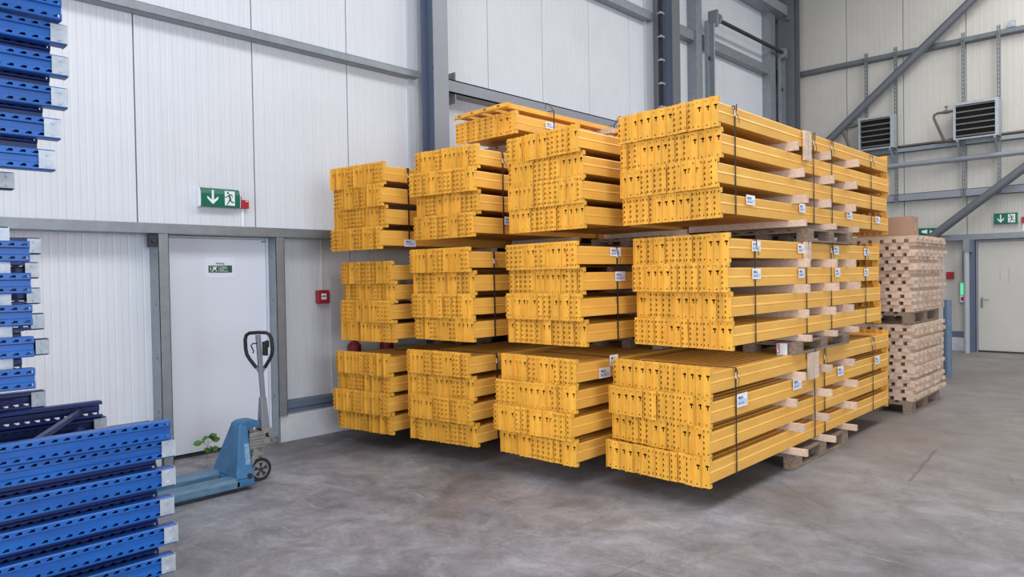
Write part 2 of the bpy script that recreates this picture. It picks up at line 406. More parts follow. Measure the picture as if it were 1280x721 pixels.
# door of the right wall
dr = bpy.data.objects.new('door_2', None); COL.objects.link(dr); dr['kind'] = 'structure'; dr.location = (17.25, 2.6, 0)
def drp(name, mb, mats, label=None):
    o = build(name, mb, mats, None); o.parent = dr; o.location = (-17.25, -2.6, 0)
    if label: o['label'] = label
    return o
bevel(drp('door_leaf', MB().box(17.23, 17.29, 2.06, 3.17, .03, 2.25), PWB), .003)
drp('door_frame', MB().box(17.19, 17.30, 3.172, 3.20, 0, 2.29).box(17.19, 17.30, 2.03, 2.058, 0, 2.29).box(17.19, 17.30, 2.058, 3.172, 2.253, 2.29), GP)
drp('threshold', MB().box(17.18, 17.29, 2.058, 3.172, 0, .028), DKG)
b = MB().box(17.222, 17.23, 3.09, 3.13, .90, 1.12).cyl((17.23, 3.11, 1.07), (17.17, 3.11, 1.07), .011, 10).tube([(17.175, 3.11, 1.07), (17.172, 3.09, 1.07), (17.172, 2.98, 1.07)], .011)
b.cyl((17.222, 3.11, .95), (17.205, 3.11, .95), .017, 10)
drp('door_handle', b, AL, 'brushed lever handle')
tm = MB().box(17.2285, 17.2295, 2.79, 2.80, 1.45, 1.72).box(17.2285, 17.2295, 2.64, 2.65, 1.42, 1.74)
drp('faint_mark', tm, mat('faded_mark', (172, 171, 166), .7))
# white duct pipe and box frame left of it
struct(build('trim_30', MB().box(17.06, 17.1, 3.22, 3.32, .0, 2.3).box(17.1, 17.29, 3.21, 3.235, 0, 2.3), GPD))

# ------------------------------------------------------------------ bundles of yellow rack beams
BH, CH, CZ = .145, .222, -.036           # beam height, connector height, connector foot below beam
def beam_mesh(w, L):
    """step profile box beam, hollow, along +X"""
    h = w/2
    r = [(-h, .0), (-h, .058), (-h+.003, .060), (-h+.003, .064), (-h, .066), (-h, .072), (-h+.007, .082), (-h+.007, .136), (-h+.011, BH)]
    pr = r+[(-y, z) for y, z in r[::-1]]
    return MB().prism(pr, 'x', 0, L, caps=False).mesh('beam_box', Y_)
def conn_mesh(w, kind, side=-1):
    """end connector: plate with real openings, flange with hooks. Looks to -X, foot at z=CZ"""
    b = MB(); h = w/2; T = .004
    if kind == 'hook':
        ys = [-h, -h+.008, -h+.017, h-.026, h-.019, h-.010, h]
        zs = [0]+[v for q in range(5) for v in (.020+.041*q, .036+.041*q)]+[CH]
        hole = {(1, 1), (1, 9)} | {(4, 1+2*q) for q in range(5)}
    elif side < 0:
        ys = [-h, -h+.007, -h+.014, -h+.024, .004, .012, h]; zs = [0, .016, .027, .12, .128, .150, .164, .192, .203, CH]
        hole = {(2, 4), (1, 5), (2, 5), (3, 1), (4, 7), (3, 5)}
    else:
        ys = [-h, -h+.008, -h+.018, h-.022, h-.014, h-.008, h]; zs = [0, .016, .027, .12, .128, .150, .164, .192, .203, CH]
        hole = {(4, 4), (4, 5), (3, 5), (1, 1), (1, 7)}
    for x, fl in ((0, 0), (T, 1)):
        for i in range(len(ys)-1):
            for j in range(len(zs)-1):
                if (i, j) in hole: continue
                y0, y1, z0, z1 = ys[i], ys[i+1], zs[j]+CZ, zs[j+1]+CZ
                b.add([(x, y0, z0), (x, y1, z0), (x, y1, z1), (x, y0, z1)], [(0, 1, 2, 3)])
    z0, z1 = CZ, CZ+CH
    for (p, q) in (((-h, z0), (h, z0)), ((h, z0), (h, z1)), ((h, z1), (-h, z1)), ((-h, z1), (-h, z0))):
        b.add([(0, p[0], p[1]), (T, p[0], p[1]), (T, q[0], q[1]), (0, q[0], q[1])], [(0, 1, 2, 3)])
    # flange towards the viewer on the inner edge
    if kind == 'hook':
        b.box(-.010, 0, h-.010, h-.006, z0+.004, z1-.004)
        for k in range(5):
            zc = z0+.030+k*.041
            b.hexa([(-.008, h-.012, zc-.013), (-.030, h-.022, zc-.008), (-.030, h-.017, zc-.008), (-.008, h-.006, zc-.013)],
                   [(-.008, h-.012, zc+.014), (-.030, h-.022, zc+.005), (-.030, h-.017, zc+.005), (-.008, h-.006, zc+.014)])
    else:
        b.box(-.020, 0, h-.008, h-.004, z0, z1)
    # return flange over the beam side
    b.box(T, .035, -h, -h+.002, z0, z0+.030); b.box(T, .035, -h, -h+.002, z1-.036, z1)
    return b.mesh('end_connector', YC)
def band_mesh(w, z0, z1, wid=.016):
    """strap loop in a YZ plane around y 0..w, z z0..z1"""
    t = .0025; b = MB()
    b.box(-wid/2, wid/2, -t, 0, z0-t, z1+t); b.box(-wid/2, wid/2, w, w+t, z0-t, z1+t)
    b.box(-wid/2, wid/2, 0, w, z1, z1+t); b.box(-wid/2, wid/2, 0, w, z0-t, z0)
    return b
def flatboard(lx, ly, lz): return MB().box(0, lx, 0, ly, 0, lz)
LABEL_TXT = text_mesh('NLLA', .032, INK, 'print_title', .002)
LABEL_TX2 = text_mesh('35.1 215', .024, INK, 'print_line', .0005)
def paper_label(parent, x, z, y=-.001, w=.14, h=.10, rz=0., txt=True):
    o = build('paper_label', MB().box(0, w, -.0012, 0, 0, h).box(.012, w-.012, -.0016, -.0012, .012, h*.55, 1), [WH, BLT], parent, (x, y, z), (0, rz, 0), 'white paper label')
    return o
def label_text(parent, x, z, y, w, h):
    a = link('print', LABEL_TXT, parent, (x+.018, y-.0018, z+h*.60), FACE_NY)
    a.scale = (w/.14*.85, h/.10*.85, 1)
    a = link('print', LABEL_TX2, parent, (x+.018, y-.0019, z+h*.22), FACE_NY)
    a.scale = (w/.14*.85, h/.10*.85, 1)
WOODS = {}
def bundle(col, tier, y0, w, n, zb, p, xr, xl, L, label, straps=(.45, 2.0, 3.1), bearers=(1.5, 2.15, 2.75), far=False,
           angk=.5, boards=(), labels=(), bp=.06, tails=True, seed=0, bottom_bearer=.055):
    rr = random.Random(seed)
    sl = sum((b-a)/w for a, b in zip(xr, xl))/4
    ang = -angk*math.atan(sl) if angk else 0
    x0 = sum(xr)/4
    t = thing('beam_bundle', label, 'beam bundle', (x0, y0, zb), ang, 'strapped bundles of yellow rack beams')
    ca, sa = math.cos(-ang), math.sin(-ang)
    pitch = w/n; bw = pitch-.006
    bm_ = beam_mesh(bw, L)
    cms = [conn_mesh(pitch-.005, 'hook'), conn_mesh(pitch-.005, 'key', -1), conn_mesh(pitch-.005, 'key', 1)]
    B0 = -CZ                     # beam underside above bundle origin
    for r in range(4):           # r=0 top row
        z = B0+(3-r)*p
        s = (xl[r]-xr[r])/w
        run = rr.choice([0, 1]); left = rr.randint(2, 5)
        for i in range(n):
            yy = (i+.5)*pitch
            wx = (xr[r]-x0)+s*yy; wy = yy
            lx = ca*wx-sa*wy; ly = sa*wx+ca*wy
            left -= 1
            if left <= 0: run = 1-run; left = rr.randint(2, 6)
            k = 0 if run == 0 else (1 if r != 2 or rr.random() < .7 else 2)
            jx = rr.uniform(-.010, .010)
            o = link('rack_beam', bm_, t, (lx+jx+.004, ly, z))
            c = link('end_connector', cms[k], o, (-.004, 0, 0))
            if rr.random() < .06: c.rotation_euler = (rr.uniform(-.03, .03), 0, 0)
            if far: link('end_connector', cms[k], o, (L, 0, 0), (0, 0, pi))
    top = B0+3*p+BH
    g = p-BH
    key = (round(g, 3), round(w, 2))
    bl = MB().box(-.019, .019, -bp, w+.05, 0, g-.001).mesh('timber_bearer', WD)
    bb = MB().box(-.019, .019, -bp-.02, w+.05, 0, bottom_bearer).mesh('timber_bearer', WD)
    for r in range(3):
        for xx in bearers:
            dy = rr.uniform(-.02, .03); dx = rr.uniform(-.08, .08)
            link('timber_bearer', bl, t, (xx+dx, dy, B0+r*p+BH+.0005))
    for xx in bearers: link('timber_bearer', bb, t, (xx+rr.uniform(-.05, .05), rr.uniform(-.02, .04), B0-bottom_bearer-.0005))
    ex = .028*abs(math.tan(ang))+.0
    sm = band_mesh(w+.004, B0-.001, top+.001).mesh('strap', STR)
    for k, xx in enumerate(straps):
        s = link('strap', sm, t, (xx, -.003, 0))
        b = MB().box(-.012, .012, -.010, -.003, -.022, .022)
        cz = top-.05-.04*rr.random()
        build('clasp', b, CL, s, (0, 0, cz), label='pale strap clasp')
        q = rr.uniform(-.03, .03)
        b = MB().tube([(0, -.008, cz), (-.01, -.02, cz+.03), (-.03+q, -.03, cz+.055+.03*rr.random())], .004, 5).tube([(0, -.008, cz), (.02, -.02, cz-.03), (.03+q, -.02, cz-.075)], .0025, 5)
        build('strap_tail', b, STR, s)
    for (xx, z0, z1, ww) in boards:
        build('corner_board', MB().box(xx, xx+ww, -.030, -.004, z0-zb, z1-zb), WD, t)
    for (xx, z0, ww, hh) in labels:
        a = Matrix.Rotation(-ang, 3, 'Z') @ Vector((xx-x0, 0, 0))
        pl = paper_label(t, a.x, z0-zb, -.0045, ww, hh)
        label_text(pl, 0, 0, 0, ww, hh)
    return t, zb+top
NEAR = 'nearest column'
T = {}
C4L = {3: [(5.20, 2.225, .15, .075), (6.22, 2.222, .13, .075), (7.40, 2.22, .15, .075), (8.29, 2.218, .15, .07)],
       2: [(5.29, 1.868, .15, .08), (6.18, 1.865, .13, .08), (7.04, 1.862, .13, .08), (7.91, 1.86, .13, .075),
           (5.29, 1.652, .15, .08), (6.19, 1.650, .13, .08), (7.07, 1.650, .13, .08), (7.91, 1.648, .13, .075)],
       1: [(5.01, .690, .17, .10), (6.05, .688, .18, .095), (7.11, .688, .16, .09), (8.24, .69, .14, .085)]}
bundle('C4', 1, 2.47, .92, 14, .17, .213, (4.617, 4.611, 4.603, 4.586), (4.731, 4.665, 4.721, 4.617), 4.10,
       'bottom bundle of yellow rack beams in the nearest, rightmost stack, low above the floor', (.39, 1.93, 2.17, 3.56), (1.42, 2.05, 2.72), True, 0,
       ((6.36-4.604, .745, .985, .10), (6.47-4.604, .745, .985, .10)), C4L[1], .10, seed=11)
bundle('C4', 2, 2.47, .92, 14, 1.12, .220, (4.915, 4.897, 4.951, 4.966), (5.05, 5.02, 5.09, 5.05), 3.50,
       'middle bundle of yellow rack beams in the nearest, rightmost stack', (.41, 1.44, 2.04, 3.02), (1.28, 1.92, 2.45), True, 0,
       ((6.30-4.93, 1.80, 1.965, .05), (6.365-4.93, 1.80, 1.965, .05)), C4L[2], .10, seed=12)
bundle('C4', 3, 2.47, .92, 14, 2.105, .220, (4.778, 4.817, 4.760, 4.800), (4.84, 4.88, 4.88, 4.90), 3.95,
       'top bundle of yellow rack beams in the nearest, rightmost stack', (.24, 1.77, 2.22, 3.37), (1.30, 2.02, 2.68), True, 0,
       ((6.31-4.79, 2.68, 2.94, .06), (6.385-4.79, 2.68, 2.94, .06)), C4L[3], .10, seed=13)
bundle('C3', 1, 3.55, .84, 14, .17, .213, (4.443, 4.439, 4.384, 4.427), (4.474, 4.379, 4.354, 4.438), 3.5,
       'bottom bundle of yellow rack beams in the second stack from the right', (.62, 1.9, 3.0), labels=[(4.75, .845, .155, .085), (4.90, .935, .12, .09)], seed=21)
bundle('C3', 2, 3.55, .84, 14, 1.12, .213, (4.488, 4.555, 4.528, 4.581), (4.529, 4.580, 4.537, 4.570), 3.5,
       'middle bundle of yellow rack beams in the second stack from the right', (.48, 1.9, 3.0), labels=[(4.92, 1.862, .15, .07), (4.985, 1.65, .15, .08)], seed=22)
bundle('C3', 3, 3.55, .84, 14, 2.085, .204, (4.521, 4.576, 4.556, 4.586), (4.580, 4.581, 4.584, 4.602), 3.5,
       'top bundle of yellow rack beams in the second stack from the right', (.62, 1.9, 3.0), seed=23)
bundle('C2', 1, 4.64, .79, 15, .17, .212, (4.296, 4.366, 4.322, 4.389), (4.235, 4.243, 4.232, 4.258), 3.5,
       'bottom bundle of yellow rack beams in the second stack from the left', (.32, 1.9, 3.0), seed=31)
bundle('C2', 2, 4.64, .79, 15, 1.12, .211, (4.324, 4.379, 4.349, 4.364), (4.292, 4.332, 4.292, 4.336), 3.5,
       'middle bundle of yellow rack beams in the second stack from the left', (.28, 1.9, 3.0), seed=32)
bundle('C2', 3, 4.64, .79, 15, 2.068, .206, (4.443, 4.406, 4.446, 4.388), (4.367, 4.300, 4.385, 4.345), 3.5,
       'third bundle of yellow beams up in the second stack from the left', (.36, 1.9, 3.0), labels=[(4.79, 2.19, .10, .075)], seed=33)
bundle('C1', 1, 5.65, .78, 15, .17, .192, (4.165, 4.202, 4.155, 4.203), (4.080, 4.102, 4.040, 4.092), 3.4,
       'bottom bundle of yellow rack beams in the leftmost stack beside the concrete plinth', (.6, 1.9, 3.0), seed=41)
bundle('C1', 2, 5.65, .78, 15, 1.073, .194, (4.222, 4.263, 4.215, 4.249), (4.160, 4.195, 4.150, 4.154), 3.4,
       'middle bundle of yellow rack beams in the leftmost stack', (.6, 1.9, 3.0), seed=42)
bundle('C1', 3, 5.65, .78, 15, 1.992, .209, (4.148, 4.128, 4.165, 4.103), (4.066, 4.091, 4.092, 4.061), 3.4,
       'top bundle of yellow rack beams in the leftmost stack', (.32, 1.9, 3.0), labels=[(4.39, 2.02, .15, .07)], seed=43)

# short bundle on top of the second stack from the left: one upright row with beams lying flat on it
ts = thing('beam_bundle', 'short bundle of yellow rack beams lying highest of all, with beams laid flat on top', 'beam bundle', (5.08, 4.75, 3.10), 0, 'strapped bundles of yellow rack beams')
Ls = 1.95
bs = beam_mesh(.085, Ls); cs = [conn_mesh(.083, 'hook'), conn_mesh(.083, 'key', -1)]
for i in range(10):
    o = link('rack_beam', bs, ts, (R.uniform(-.006, .006), .045+.086*i, .036))
    link('end_connector', cs[0 if i not in (1, 2) else 1], o, (-.004, 0, 0)); link('end_connector', cs[0], o, (Ls, 0, 0), (0, 0, pi))
bf_ = beam_mesh(.048, 2.7); cf_ = [conn_mesh(.048, 'hook'), conn_mesh(.048, 'key', -1)]
for i, yy in enumerate((.02, .23, .44, .65)):
    o = link('rack_beam', bf_, ts, (-.03-.02*(3-i), yy+.02, .036+BH+.084+.004*i), (-pi/2, 0, 0))
    link('end_connector', cf_[1], o, (-.004, 0, 0)); link('end_connector', cf_[0], o, (2.7, 0, 0), (0, 0, pi))
st = build('strap', band_mesh(.88, .034, .30), STR, ts, (.56, -.006, 0))
build('strap_tail', MB().tube([(0, 0, .30), (-.03, .05, .38), (.02, .12, .40), (.10, .2, .37)], .003, 5), STR, st)
st = build('strap', band_mesh(.88, .034, .30), STR, ts, (1.62, -.006, 0))
build('strap_tail', MB().tube([(0, 0, .30), (.04, .0, .34), (.13, .03, .42), (.19, .05, .44), (.22, .05, .41)], .006, 5), STR, st)
build('timber_bearer', MB().box(1.45, 1.52, -.09, .9, .182, .239).box(.05, .09, .05, .86, .182, .239), WD, ts)
pl = paper_label(ts, .43, .105, -.004, .15, .07); label_text(pl, 0, 0, 0, .15, .07)
for xx in (.5, 1.2): build('timber_bearer', MB().box(xx, xx+.04, -.02, .9, -.02, .034), WD, ts)

# ------------------------------------------------------------------ pallets
def pallet(x, y, z, L, Wd, H, label, rz=0, group='wooden pallets', w2=False):
    t = thing('wooden_pallet', label, 'pallet', (x, y, z), rz, group)
    k = H/.144; a = .022*k; bz = .078*k
    def part(nm, key, mk, loc):
        if key not in WOODS: WOODS[key] = mk().mesh(nm, WP)
        o = link(nm, WOODS[key], t, loc)
    kx = L/1.2
    for yy in (0, (Wd-.1)/2, Wd-.1):
        part('base_board', ('bb', L, H), lambda: flatboard(L, .1, a), (0, yy, 0))
        for xx in (0, (L-.145*kx)/2, L-.145*kx): part('block', ('bk', kx, H), lambda: flatboard(.145*kx, .1, bz), (xx, yy, a))
    for xx in (0, (L-.145*kx)/2, L-.145*kx): part('stringer_board', ('sb', kx, Wd, H), lambda: flatboard(.145*kx, Wd, a), (xx, 0, a+bz))
    n = 5
    for i in range(n):
        bw_ = .145 if i % 2 == 0 else .1
        yy = (Wd-.145)/(n-1)*i+(.022 if i % 2 else 0)
        part('deck_board', ('db', L, bw_, H), lambda: flatboard(L, bw_, a), (0, yy, a+bz+a))
    return t
pallet(6.06, 2.46, 0, 1.30, .86, .144, 'weathered pallet on the floor under the nearest stack of yellow beams')
pallet(6.06, 2.44, .992, 1.30, .86, .108, 'weathered pallet between the bottom and middle bundles of the nearest stack')
pallet(6.34, 2.44, 1.966, 1.14, .86, .118, 'weathered pallet between the middle and top bundles of the nearest stack')
for (nm, x, y, zs) in (('second stack from the right', 5.75, 3.57, ((0, .144), (.993, .103), (1.943, .118))),
                      ('second stack from the left', 5.7, 4.72, ((0, .144), (.99, .106), (1.937, .107))),
                      ('leftmost stack', 5.5, 5.72, ((0, .144), (.93, .119), (1.84, .128)))):
    for k, (z, h) in enumerate(zs):
        pallet(x, y, z, 1.2, .8, h, 'shaded pallet %s, %s of beams' % (('on the floor', 'under the middle bundle', 'under the third bundle')[k], nm))
pallet(5.35, 4.8, 2.872, 1.2, .8, .205, 'pallet under the short topmost bundle of yellow beams')
# white board with red lettering standing at the pallet of the middle bundle
o = tag(build('lettered_board', MB().box(0, .02, 0, .085, 0, .10), WH, None, (6.0, 2.50, .992)), 'small white board with red lettering beside the middle pallet of the nearest stack', 'sign')
link('lettering', text_mesh('Com', .05, RD, 'red_lettering', .001), o, (-.001, .015, .012), (pi/2, -pi/2, -pi/2), 'red lettering').location = (-.001, .055, .008)

# ------------------------------------------------------------------ stacks of loose timber boards on pallets
TBX, TBY = 9.33, 2.36
pallet(9.29, 2.38, 0, 1.25, .85, .144, 'dark weathered pallet on the floor under the lower stack of pale timber boards')
pallet(9.29, 2.38, 1.06, 1.25, .85, .144, 'weathered pallet between the two stacks of pale timber boards')
TW, TH = .084, .0408
bx = [MB().box(0, l, 0, TW, 0, TH).mesh('timber_board', WD) for l in (1.26, 1.32, 1.38, 1.46)]
by = [MB().box(0, TW, 0, l, 0, TH).mesh('timber_board', WD) for l in (.88, .93, .98)]
ordn = ['lowest', 'second', 'third', 'fourth', 'fifth', 'sixth', 'seventh', 'eighth', 'ninth', 'tenth', 'eleventh', 'twelfth', 'thirteenth', 'fourteenth', 'fifteenth', 'sixteenth', 'seventeenth', 'eighteenth', 'nineteenth', 'twentieth', 'twenty-first', 'topmost']
rr = random.Random(5)
endr = ['nearest of its course', 'second nearest', 'third nearest', 'middle one', 'third farthest', 'second farthest', 'farthest of its course']
endl = ['leftmost of its course', 'second from left', 'third from left', 'fourth from left', 'third from right', 'second from right', 'rightmost of its course']
for st_, (z0, nm) in enumerate(((.1445, 'lower'), (1.2045, 'upper'))):
    drift = 0
    for c in range(22):
        z = z0+c*.0413
        ox, oy = rr.uniform(-.03, .03), rr.uniform(-.025, .025)
        along_x = c % 2 == 0
        grp = '%s course of the %s stack of timber boards' % (ordn[c], nm)
        for i in range(7):
            if along_x: o = link('timber_board', rr.choice(bx[:3] if st_ == 0 else bx[1:]), None, (9.33+ox*.5+rr.uniform(-.012, .012), TBY+oy+.134*i+(.045 if c % 4 else 0), z))
            else: o = link('timber_board', rr.choice(by), None, (9.36+ox+(.198 if st_ == 0 else .212)*i, TBY-.02+oy*.5+rr.uniform(-.012, .014), z))
            lab = 'pale timber board, %s course of the %s board stack, %s' % (ordn[c], nm, (endr if along_x else endl)[i])
            tag(o, lab, 'board', grp)
zt = 1.2045+22*.0413
o = build('cardboard_box', MB().box(0, .27, 0, .62, 0, .235).box(.12, .15, -.0015, 0, .0, .235, 1).box(.128, .142, -.003, -.0016, .17, .215, 2).box(.128, .142, -.003, -.0016, .02, .065, 2),
          [CB, mat('parcel_tape', (196, 164, 142), .5), BK], None, (9.5, 2.42, zt+.001))
tag(o, 'closed brown cardboard box on top of the upper board stack', 'box')
bevel(o, .004)

# ------------------------------------------------------------------ blue rack upright frames
def upright_mesh(L, mats=BL, closed=True):
    """perforated omega profile, along -X from x=0 to -L, front face towards -Y, z 0..h"""
    b = MB(); h = .098
    def strip(z0, z1, y):
        # strip with teardrop openings every 50 mm
        zs = [z0, z0+(z1-z0)*.32, z0+(z1-z0)*.55, z0+(z1-z0)*.76, z1]
        n = int(L/.05)
        for k in range(n):
            x1 = -k*.05; xs = [x1-.05, x1-.036, x1-.028, x1-.019, x1-.011, x1]
            for i in range(5):
                for j in range(4):
                    if (j == 1 and i in (1, 2, 3)) or (j == 2 and i in (2, 3)) : continue
                    if not (i in (0, 4) or j in (0, 3)) or True:
                        pass
                    b.add([(xs[i], y, zs[j]), (xs[i+1], y, zs[j]), (xs[i+1], y, zs[j+1]), (xs[i], y, zs[j+1])], [(0, 1, 2, 3)])
    strip(.004, .031, 0); strip(h-.031, h-.004, 0)
    X0 = -int(L/.05)*.05
    # recessed web and side flanges
    pr = [(0, .031), (.010, .036), (.010, h-.036), (0, h-.031)]
    b.prism(pr, 'x', X0, 0, closed=False, caps=False)
    for s_ in (0, 1):
        q = (lambda z: z) if s_ == 0 else (lambda z: h-z)
        b.prism([(0, q(.004)), (.004, q(0)), (.058, q(0)), (.066, q(.006)), (.066, q(.020))], 'x', X0, 0, closed=False, caps=False)
    if closed: b.box(X0, 0, .0665, .068, .004, h-.004, 1)  # added dark back sheet, shade painted in behind the openings
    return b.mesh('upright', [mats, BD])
def plate_mesh():
    b = MB(); x0, x1 = -.062, .008
    b.box(x0, x1, -.005, -.001, .008, .092)
    b.box(x1-.004, x1, -.001, .075, .002, .098)
    b.box(x1-.03, x1-.004, .062, .066, .03, .07)
    for z in (.024, .076): b.cyl((-.028, -.012, z), (-.028, -.005, z), .008, 8)
    return b.mesh('foot_plate', GVL)
def brace_mesh(p, q, w=.03):
    p = Vector(p); q = Vector(q); d = q-p; l = d.length
    M = Matrix.Translation(p) @ d.to_track_quat('X', 'Z').to_matrix().to_4x4()
    return MB().box(0, l, -w/2, w/2, -.012, .012, 0, M)
UPM = {L: upright_mesh(L) for L in (2.2,)}
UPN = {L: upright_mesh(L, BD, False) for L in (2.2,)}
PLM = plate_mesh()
UPD = {L: upright_mesh(L, BD) for L in (2.2,)}  # dark copy of the blue upright, shade put into its colour
def frame(xe, y, z, xf, yf, label, plate=True, fplate=True, dark=False, group='blue rack upright frames', navy=False):  # dark/navy
    t = thing('upright_frame', label, 'rack frame', (xe, y, z), 0, group)
    u = link('upright', (UPD if navy else UPM)[2.2], t, (0, 0, 0))
    if plate: link('foot_plate', PLM, u, (0, 0, 0), label='galvanised foot plate')
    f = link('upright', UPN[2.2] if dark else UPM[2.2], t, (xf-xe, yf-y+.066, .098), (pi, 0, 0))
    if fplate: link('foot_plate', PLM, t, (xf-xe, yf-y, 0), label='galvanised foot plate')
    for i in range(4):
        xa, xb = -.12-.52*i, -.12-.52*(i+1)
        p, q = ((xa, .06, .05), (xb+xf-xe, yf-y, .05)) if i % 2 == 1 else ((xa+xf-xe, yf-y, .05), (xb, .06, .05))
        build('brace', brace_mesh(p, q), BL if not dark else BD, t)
    return t
GRP = ['lower pile of blue upright frames', 'middle pile of blue upright frames', 'upper pile of blue upright frames']
pos = ['lowest', 'second from the bottom', 'third from the bottom', 'fourth from the bottom', 'fifth from the bottom', 'sixth from the bottom', 'seventh from the bottom', 'eighth from the bottom']
xs = [1.450, 1.452, 1.469, 1.452, 1.463, 1.467]
for k in range(6):
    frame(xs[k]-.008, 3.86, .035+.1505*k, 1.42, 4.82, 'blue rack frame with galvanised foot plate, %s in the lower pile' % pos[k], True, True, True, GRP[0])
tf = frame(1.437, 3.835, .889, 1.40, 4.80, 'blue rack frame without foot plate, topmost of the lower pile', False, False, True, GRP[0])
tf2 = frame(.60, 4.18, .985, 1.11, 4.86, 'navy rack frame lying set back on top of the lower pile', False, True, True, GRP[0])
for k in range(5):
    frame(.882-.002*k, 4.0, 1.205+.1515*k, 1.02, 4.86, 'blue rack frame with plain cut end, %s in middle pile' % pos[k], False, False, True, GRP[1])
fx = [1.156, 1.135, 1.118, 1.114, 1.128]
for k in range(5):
    frame(.80, 4.072, (1.282, 1.434, 1.586, 1.737, 1.880)[k], fx[k], 4.94, 'set-back shade-painted rack frame with white foot plate, %s in the middle pile' % pos[k], True, True, True, GRP[1], True)
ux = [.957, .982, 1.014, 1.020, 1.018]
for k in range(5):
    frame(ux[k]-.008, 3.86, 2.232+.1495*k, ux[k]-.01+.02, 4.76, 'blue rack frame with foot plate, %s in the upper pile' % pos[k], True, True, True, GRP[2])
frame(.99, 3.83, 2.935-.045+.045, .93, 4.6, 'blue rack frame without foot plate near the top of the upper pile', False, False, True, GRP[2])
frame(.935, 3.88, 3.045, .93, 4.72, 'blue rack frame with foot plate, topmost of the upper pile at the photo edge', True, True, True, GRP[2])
# turned frames nested behind the gaps of the piles, painted dark as shade
for k in range(5):
    frame(1.405, 3.955, .110+.1505*k, 1.36, 4.90, 'shade-painted frame nested behind the gaps of the lower pile, %s' % pos[k], False, False, True, GRP[0], True)
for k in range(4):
    frame(ux[k]-.05, 3.955, 2.307+.1495*k, ux[k]-.04, 4.84, 'shade-painted frame nested behind the gaps of the upper pile, %s' % pos[k], False, False, True, GRP[2], True)
# timber packing between the piles (beyond the picture edge)
pk = 0
for (z0, z1) in ((0, .034), (1.10, 1.204), (1.985, 2.231)):
    for x in (-.2, -1.0):
        tag(build('packing_timber', MB().box(0, .09, 0, 1.1 if pk < 2 else .68, 0, z1-z0-.002), WD, None, (x, 3.84, z0+.001)),
            'squared timber packing under the %s pile of blue frames, %s' % (('lower', 'middle', 'upper')[pk], 'right piece' if x > -.5 else 'left piece'), 'timber')
    pk += 1
# dark frame end below the upper pile
t = thing('upright_frame', 'dark frame end with a bolt jutting out below the upper pile of blue frames', 'rack frame', (.62, 4.55, 2.10), 0, 'blue rack upright frames')
link('upright', UPN[2.2], t); build('end_cap', MB().box(-.03, .004, -.004, .07, -.012, .104).cyl((-.015, -.012, .08), (-.015, -.004, .08), .008, 8), BD, t)

# ------------------------------------------------------------------ pallet truck
jt = thing('pallet_truck', 'blue hand pallet truck with upright grey handle in front of the white door', 'pallet truck', (2.85, 5.80, 0))
def jp(name, mb, mats, label=None, parent=None, bev=0):
    o = build(name, mb, mats, parent or jt, label=label)
    if (parent or jt) is jt: o.location = (-2.85, -5.80, 0)
    if bev: bevel(o, bev)
    return o
yn, yf = 5.545, 6.06
for nm, (a, c) in (('fork', (yn, yn+.165)), ('fork', (yf-.165, yf))):
    b = MB().prism([(a, .042), (a+.006, .035), (a+.01, .075), (a+.03, .098), (c-.03, .098), (c-.01, .075), (c-.006, .035), (c, .042), (c, .088), (c-.022, .112), (a+.022, .112), (a, .088)], 'x', 1.62, 2.60)
    b.prism([(a+.03, .10), (c-.03, .10), (c-.05, .06), (a+.05, .06)], 'x', 1.50, 1.62)
    fk = jp(nm, b, JW, 'blue fork worn to bare metal')
    jp('load_roller', MB().cyl((1.78, a+.045, .042), (1.78, c-.045, .042), .041, 16), BK)
    jp('support_lug', MB().box(1.74, 1.82, a+.03, a+.036, .03, .10).box(1.74, 1.82, c-.036, c-.03, .03, .10), DKG)
# chassis: wide at the foot, narrow at the head
b = MB()
xt0, xt1 = 2.685, 2.755; yt0, yt1 = 5.715, 5.87; zt_ = .505
b.hexa([(2.575, yn, .10), (2.73, yn, .10), (2.745, yf, .10), (2.60, yf, .10)], [(xt0, yt0, zt_), (xt1, yt0, zt_), (xt1, yt1, zt_), (xt0, yt1, zt_)])
b.hexa([(2.565, yn, .035), (2.735, yn, .035), (2.75, yf, .035), (2.59, yf, .035)], [(2.575, yn, .10), (2.73, yn, .10), (2.745, yf, .10), (2.60, yf, .10)])
jp('chassis', b, JB, bev=.012)
b = MB().prism([(xt0+.004, .47), (xt0+.004, .508), (2.73, .528), (2.80, .532), (2.850, .525), (2.870, .50), (2.865, .47), (2.80, .468), (2.75, .44)], 'y', 5.715, 5.885)
jp('head_arm', b, JB, bev=.010)
jp('pivot_boss', MB().cyl((2.69, yn-.002, .115), (2.69, yn+.03, .115), .022, 16).cyl((2.69, yn-.006, .115), (2.69, yn-.002, .115), .012, 12), DKG)
b = MB()
for k in range(7): b.box(2.668+.004*(k % 2), 2.700-.004*((k+1) % 3), -.001, .0, .20+.024*k, .214+.024*k)
b.box(2.685, 2.73, -.001, 0, .372, .392)
me = b
st_ = build('worn_sticker', MB().hexa([(2.672, 5.583, .20), (2.712, 5.583, .20), (2.712, 5.590, .20), (2.672, 5.590, .20)], [(2.695, 5.651, .36), (2.732, 5.651, .36), (2.732, 5.660, .36), (2.695, 5.660, .36)]), mat('worn_white_print', (150, 176, 200), .7, var=.7, scale=60, dark=(78, 128, 170)), jt, (-2.85, -5.80, 0), label='worn pale sticker')
